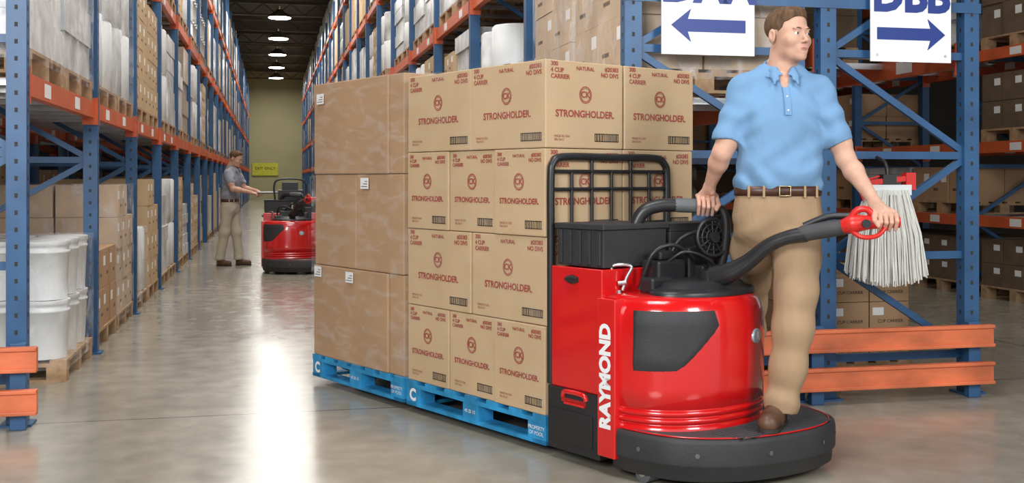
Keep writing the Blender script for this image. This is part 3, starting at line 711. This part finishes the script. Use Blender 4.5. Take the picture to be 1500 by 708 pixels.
def person(name,loc,yaw,J,mats,h=.007,hh=.003):
    root=empty(name,loc,yaw)
    T=J['torso']; nk=J['neck']; zb=T[0][0]
    def f_shirt(X,Y,Z):
        d=prof(X,Y,Z,T)
        d=smin(d,chain(X,Y,Z,[tuple(J['shL'])+(.056,),(nk[0]+.06,nk[1],nk[2]-.032,.052),(nk[0]-.06,nk[1],nk[2]-.032,.052),tuple(J['shR'])+(.056,)],.03),.045)
        for s_ in ('L','R'):
            a,e=J['sh'+s_],J['slv'+s_]; sx=1 if s_=='L' else -1
            mid=tuple((a[i]+e[i])/2 for i in range(3)); dr=Vector(e)-Vector(a); dr.normalize()
            q=chain(X,Y,Z,[a+(.057,),mid+(.062,),tuple(Vector(e)+dr*.03)+(.066,)],.02)
            q=q+.0030*np.sin(60*Z-35*X*sx+10*Y)*np.clip((a[2]-Z)/.1,0,1)
            q=np.maximum(q,(X-e[0])*dr.x+(Y-e[1])*dr.y+(Z-e[2])*dr.z)
            d=smin(d,q,.038)
            d=d+.005*np.sin(70*(X*sx*.6+Z)+6*Y)*np.exp(-((X*sx-.15)/.05)**2-((Z-zb-.30)/.09)**2)
        d=d+.0065*np.sin(42*Z+7*np.sin(9*X+1.3)+12*Y+10*X)*np.exp(-((Z-zb-.06)/.07)**2)
        d=d+.0050*np.sin(24*X+18*Z+3*np.sin(11*Z))*np.exp(-((Z-zb-.22)/.16)**2)
        d=d+.0025*np.sin(38*X-26*Z+2*np.sin(20*Z))
        hole=cone(X,Y,Z,(nk[0],nk[1]-.006,nk[2]-.02),(nk[0],nk[1]-.012,nk[2]+.2),.062,.080)
        vn=ellp(X,Y,Z,(nk[0],nk[1]-.085,nk[2]-.03),(.022,.05,.062))
        d=-smin(-d,hole,.006); return -smin(-d,vn,.004)
    sdf_obj('polo_shirt',f_shirt,(-.42,-.3,zb-.02),(.42,.3,T[-1][0]+.08),h,mats[0],root,it=1)
    def f_chest(X,Y,Z):
        return chain(X,Y,Z,[(nk[0],nk[1]+.02,nk[2]+.02,.058),(nk[0],nk[1]-.008,nk[2]-.06,.066),(nk[0],nk[1]-.02,nk[2]-.14,.06)],.02)
    sdf_obj('neck_base',f_chest,(nk[0]-.1,nk[1]-.12,nk[2]-.22),(nk[0]+.1,nk[1]+.12,nk[2]+.1),.006,'skin',root)
    def f_col(X,Y,Z):
        d=None; N=14
        def pt(a,r,zz): return (nk[0]+r*math.sin(a),nk[1]+r*1.02*math.cos(a)-.004,nk[2]+zz+.028*math.cos(a))
        for i in range(N):
            a0=R(-148)+R(296)*i/N; a1=R(-148)+R(296)*(i+1)/N
            for r_,zz,th in ((.069,.024,.0045),(.077,.011,.005),(.086,-.006,.005),(.094,-.018,.0045)):
                q=cone(X,Y,Z,pt(a0,r_,zz),pt(a1,r_,zz),th,th); d=q if d is None else smin(d,q,.010)
        for sg in (-1,1):
            for (r_,zz),(ex,ey,ez) in (((.069,.022),(.016,-.088,-.028)),((.080,.008),(.034,-.100,-.050)),((.090,-.010),(.052,-.108,-.072))):
                q=cone(X,Y,Z,pt(sg*R(145),r_,zz),(nk[0]+sg*ex,nk[1]+ey,nk[2]+ez),.0055,.0055); d=smin(d,q,.022)
        return d
    sdf_obj('collar',f_col,(nk[0]-.13,nk[1]-.16,nk[2]-.12),(nk[0]+.13,nk[1]+.13,nk[2]+.09),.004,mats[0],root,it=1)
    m=MB(); P5=cub(T); zs=[p[0] for p in P5]
    def fy(z): return np.interp(z,zs,[p[2] for p in P5])-np.interp(z,zs,[p[4] for p in P5])
    pts=[(nk[0],fy(z)-.005,z) for z in np.linspace(nk[2]-.21,nk[2]-.085,7)]
    m.loft([[(p[0]-.014,p[1]+.004,p[2]),(p[0]-.014,p[1]-.002,p[2]),(p[0]+.014,p[1]-.002,p[2]),(p[0]+.014,p[1]+.004,p[2])] for p in pts],0,False)
    for k in (1,4): m.ell((pts[k][0],pts[k][1]-.003,pts[k][2]),(.005,.002,.005),1,10)
    m.obj('placket',[mats[0],'button'],root)
    W=J['pelvis']
    def f_tr(X,Y,Z):
        d=prof(X,Y,Z,W)
        for s_ in ('L','R'):
            q=chain(X,Y,Z,[tuple(p) for p in J['leg'+s_]],.05)
            a,b=J['leg'+s_][-1],J['leg'+s_][-2]; dr=Vector(a[:3])-Vector(b[:3]); dr.normalize()
            q=np.maximum(q,(X-a[0])*dr.x+(Y-a[1])*dr.y+(Z-a[2])*dr.z)
            q=q+.0035*np.sin(60*Z+20*X+14*Y)*np.exp(-((Z-a[2]-.06)/.07)**2)+.0025*np.sin(40*Z-25*X)*np.exp(-((Z-J['knee'])/.10)**2)
            d=smin(d,q,.035)
        zc=W[1][0]
        d=d+.0035*np.sin(46*(np.abs(X)*.9+Z))*np.exp(-((Z-zc-.03)/.06)**2)
        return np.maximum(d,Z-W[-1][0])
    lo=(-.32,-.35,min(J['legL'][-1][2],J['legR'][-1][2])-.05)
    sdf_obj('trousers',f_tr,lo,(.32,.72,W[-1][0]+.02),h,mats[1],root)
    m=MB(); p=W[-1]; rings=[]
    for z,k in ((-.030,.004),(-.030,.010),(.012,.010),(.012,.004)):
        rings.append([(p[1]+(p[3]+k)*math.copysign(abs(math.cos(2*math.pi*i/64))**.89,math.cos(2*math.pi*i/64)),p[2]+(p[4]+k)*math.copysign(abs(math.sin(2*math.pi*i/64))**.89,math.sin(2*math.pi*i/64)),p[0]+z) for i in range(64)])
    m.loft(rings,0,True,False); fyb=p[2]-p[4]-.014; bx=p[1]
    m.tube([(bx-.024,fyb,p[0]-.030),(bx+.024,fyb,p[0]-.030),(bx+.024,fyb,p[0]+.012),(bx-.024,fyb,p[0]+.012),(bx-.024,fyb,p[0]-.030)],.0035,6,1)
    for a in (-.09,.09,-.15,.15):
        yy=p[2]-(p[4]+.013)*(1-min(.99,abs(a/(p[3]+.01)))**2.25)**(1/2.25); m.box(bx+a-.005,bx+a+.005,yy-.003,yy+.006,p[0]-.038,p[0]+.016,2)
    m.obj('belt',['belt','gold',mats[1]],root)
    for s_ in ('L','R'):
        sh,e,el,wr,hc=J['sh'+s_],J['slv'+s_],J['el'+s_],J['wr'+s_],J['hand'+s_]
        fh=f_hand(wr,hc,J['bar'+s_],J['flip'+s_])
        fore=tuple(el[i]*.72+wr[i]*.28 for i in range(3))
        def f_arm(X,Y,Z):
            d=chain(X,Y,Z,[sh+(.048,),e+(.046,),el+(.040,),fore+(.041,),wr+(.025,)],.025)
            return smin(d,fh(X,Y,Z),.012)
        xs=[q[0] for q in (sh,e,el,wr,hc)]; ys=[q[1] for q in (sh,e,el,wr,hc)]; zs2=[q[2] for q in (sh,e,el,wr,hc)]
        sdf_obj('arm_'+s_.lower(),f_arm,(min(xs)-.09,min(ys)-.09,min(zs2)-.09),(max(xs)+.09,max(ys)+.09,max(zs2)+.07),.003,'skin',root,it=1)
    head(root,J['head'],J['headyaw'],hh,J.get('pitch',0.),sc=J.get('hs',1.))
    for s_ in ('L','R'):
        hl,to,an,zf=J['shoe'+s_]
        def f_sh(X,Y,Z):
            midp=tuple((hl[i]*.45+to[i]*.55) for i in range(3))
            d=chain(X,Y,Z,[hl+(.040,),midp+(.044,),to+(.043,)],.02)
            d=smin(d,chain(X,Y,Z,[an+(.045,),(midp[0],midp[1],midp[2]+.018,.034)],.02),.03)
            return np.maximum(d,zf+.012-Z) if zf is not None else d
        lo=[min(hl[i],to[i],an[i])-.07 for i in range(3)]; hi=[max(hl[i],to[i],an[i])+.07 for i in range(3)]
        sdf_obj('shoe_'+s_.lower(),f_sh,lo,hi,.005,'shoe',root)
        m=MB(); u=Vector(to)-Vector(hl); u.normalize(); v=Vector((-u.y,u.x,0)).normalized(); pr_=[]
        for k in range(32):
            a=2*math.pi*k/32; ex=math.cos(a); ey=math.sin(a)
            cpt=Vector(hl) if ex<0 else Vector(to); rad=.043 if ex<0 else .046
            pr_.append(cpt+u*rad*ex+v*rad*ey)
        if zf is not None: rings=[[(q.x,q.y,zf) for q in pr_],[(q.x,q.y,zf+.016) for q in pr_]]
        else: rings=[[(q.x,q.y,q.z-.042) for q in pr_],[(q.x,q.y,q.z-.026) for q in pr_]]
        m.loft(rings,0,False)
        for k in range(4):
            q=Vector(hl).lerp(Vector(to),.42+.12*k)+Vector((0,0,.062-.010*k)); m.tube([q-v*.020,q+Vector((0,0,.004)),q+v*.020],.0028,5,1)
        m.obj('sole_'+s_.lower(),['sole','belt'],root)
    return root
J=dict(
 torso=[(1.235,-.002,.01,.180,.116),(1.28,0,.005,.193,.130),(1.33,0,.0,.191,.132),(1.45,.0,0,.182,.126),(1.56,.005,0,.188,.127),(1.64,.008,.005,.182,.118),(1.70,.01,.01,.140,.092),(1.75,.01,.015,.088,.072),(1.785,.01,.02,.065,.055)],
 neck=(.010,.012,1.788), shL=(.182,.0,1.697), shR=(-.160,.01,1.707),
 slvL=(.268,-.03,1.455), slvR=(-.232,-.01,1.465), elL=(.284,-.055,1.385), elR=(-.258,-.02,1.415),
 wrL=(.338,-.275,1.200), wrR=(-.290,.115,1.262), handL=(.352,-.375,1.122), handR=(-.305,.15,1.174), barL=.026,barR=.033, flipL=1, flipR=-1,
 pelvis=[(.985,-.005,.02,.10,.07),(1.04,-.005,.018,.165,.105),(1.10,-.005,.015,.190,.122),(1.17,-.004,.012,.194,.127),(1.255,-.002,.01,.184,.118)],
 legL=[(.088,.0,1.10,.099),(.064,-.07,.95,.095),(.046,-.115,.80,.087),(.030,-.130,.65,.082),(.008,-.135,.48,.073),(-.018,-.125,.325,.065),(-.024,-.125,.285,.063)],
 legR=[(-.085,.02,1.10,.102),(-.080,.14,.97,.098),(-.055,.34,.83,.090),(-.045,.42,.70,.082),(-.02,.51,.55,.072),(-.01,.57,.41,.062)],
 knee=.80, head=(.038,-.015,1.940), headyaw=R(31), hs=1.05,
 shoeL=((-.020,-.075,.262),(-.105,-.245,.258),(-.022,-.12,.335),.2235), shoeR=((-.01,.60,.33),(-.05,.44,.268),(-.01,.575,.41),None))
person('standing_man',(1.195,4.85,0),0.,J,('shirt','khaki'),h=.006)
J2=dict(
 torso=[(.97,0,.0,.155,.11),(1.03,0,-.0,.165,.125),(1.15,0,-.02,.165,.12),(1.27,0,-.04,.175,.12),(1.35,0,-.05,.165,.10),(1.42,0,-.05,.09,.075),(1.46,0,-.05,.06,.06)],
 neck=(0,-.055,1.46), shL=(.150,-.04,1.375), shR=(-.150,-.04,1.375),
 slvL=(.185,-.11,1.22), slvR=(-.185,-.11,1.22), elL=(.19,-.14,1.15), elR=(-.19,-.14,1.15),
 wrL=(.13,-.36,1.12), wrR=(-.10,-.38,1.10), handL=(.10,-.44,1.07), handR=(-.08,-.46,1.05), barL=.014,barR=.014, flipL=1, flipR=-1,
 pelvis=[(.74,0,0,.10,.07),(.80,0,0,.155,.11),(.86,0,0,.168,.12),(.985,0,.0,.158,.112)],
 legL=[(.08,.0,.86,.092),(.085,-.06,.50,.075),(.09,-.10,.12,.064),(.09,-.10,.085,.064)],
 legR=[(-.08,.0,.86,.092),(-.085,.04,.50,.075),(-.09,.12,.12,.064),(-.09,.12,.085,.064)],
 knee=.50, head=(0,-.095,1.60), headyaw=R(0), pitch=R(18),
 shoeL=((.09,-.09,.042),(.10,-.25,.040),(.09,-.10,.10),.001), shoeR=((-.09,.13,.042),(-.10,-.03,.040),(-.09,.12,.10),.001))
person('warehouse_worker',(-4.22,16.2,0),R(78),J2,('shirt2','khaki2'),h=.012,hh=.006)
m=MB(); m.box(-.13,.13,-.16,.10,0,.012,0); m.box(-.12,.12,-.15,.09,.012,.03,1); m.obj('clipboard',['blk','label'],loc=(-3.64,16.1,1.08),rot=R(78))

cam=bpy.data.cameras.new('camera'); co=bpy.data.objects.new('camera',cam); scene.collection.objects.link(co)
co.location=(0,0,1.3); co.rotation_euler=(R(90),0,0); cam.sensor_width=36; cam.lens=38.06; cam.shift_y=-92/1500
cam.clip_end=200
scene.camera=co
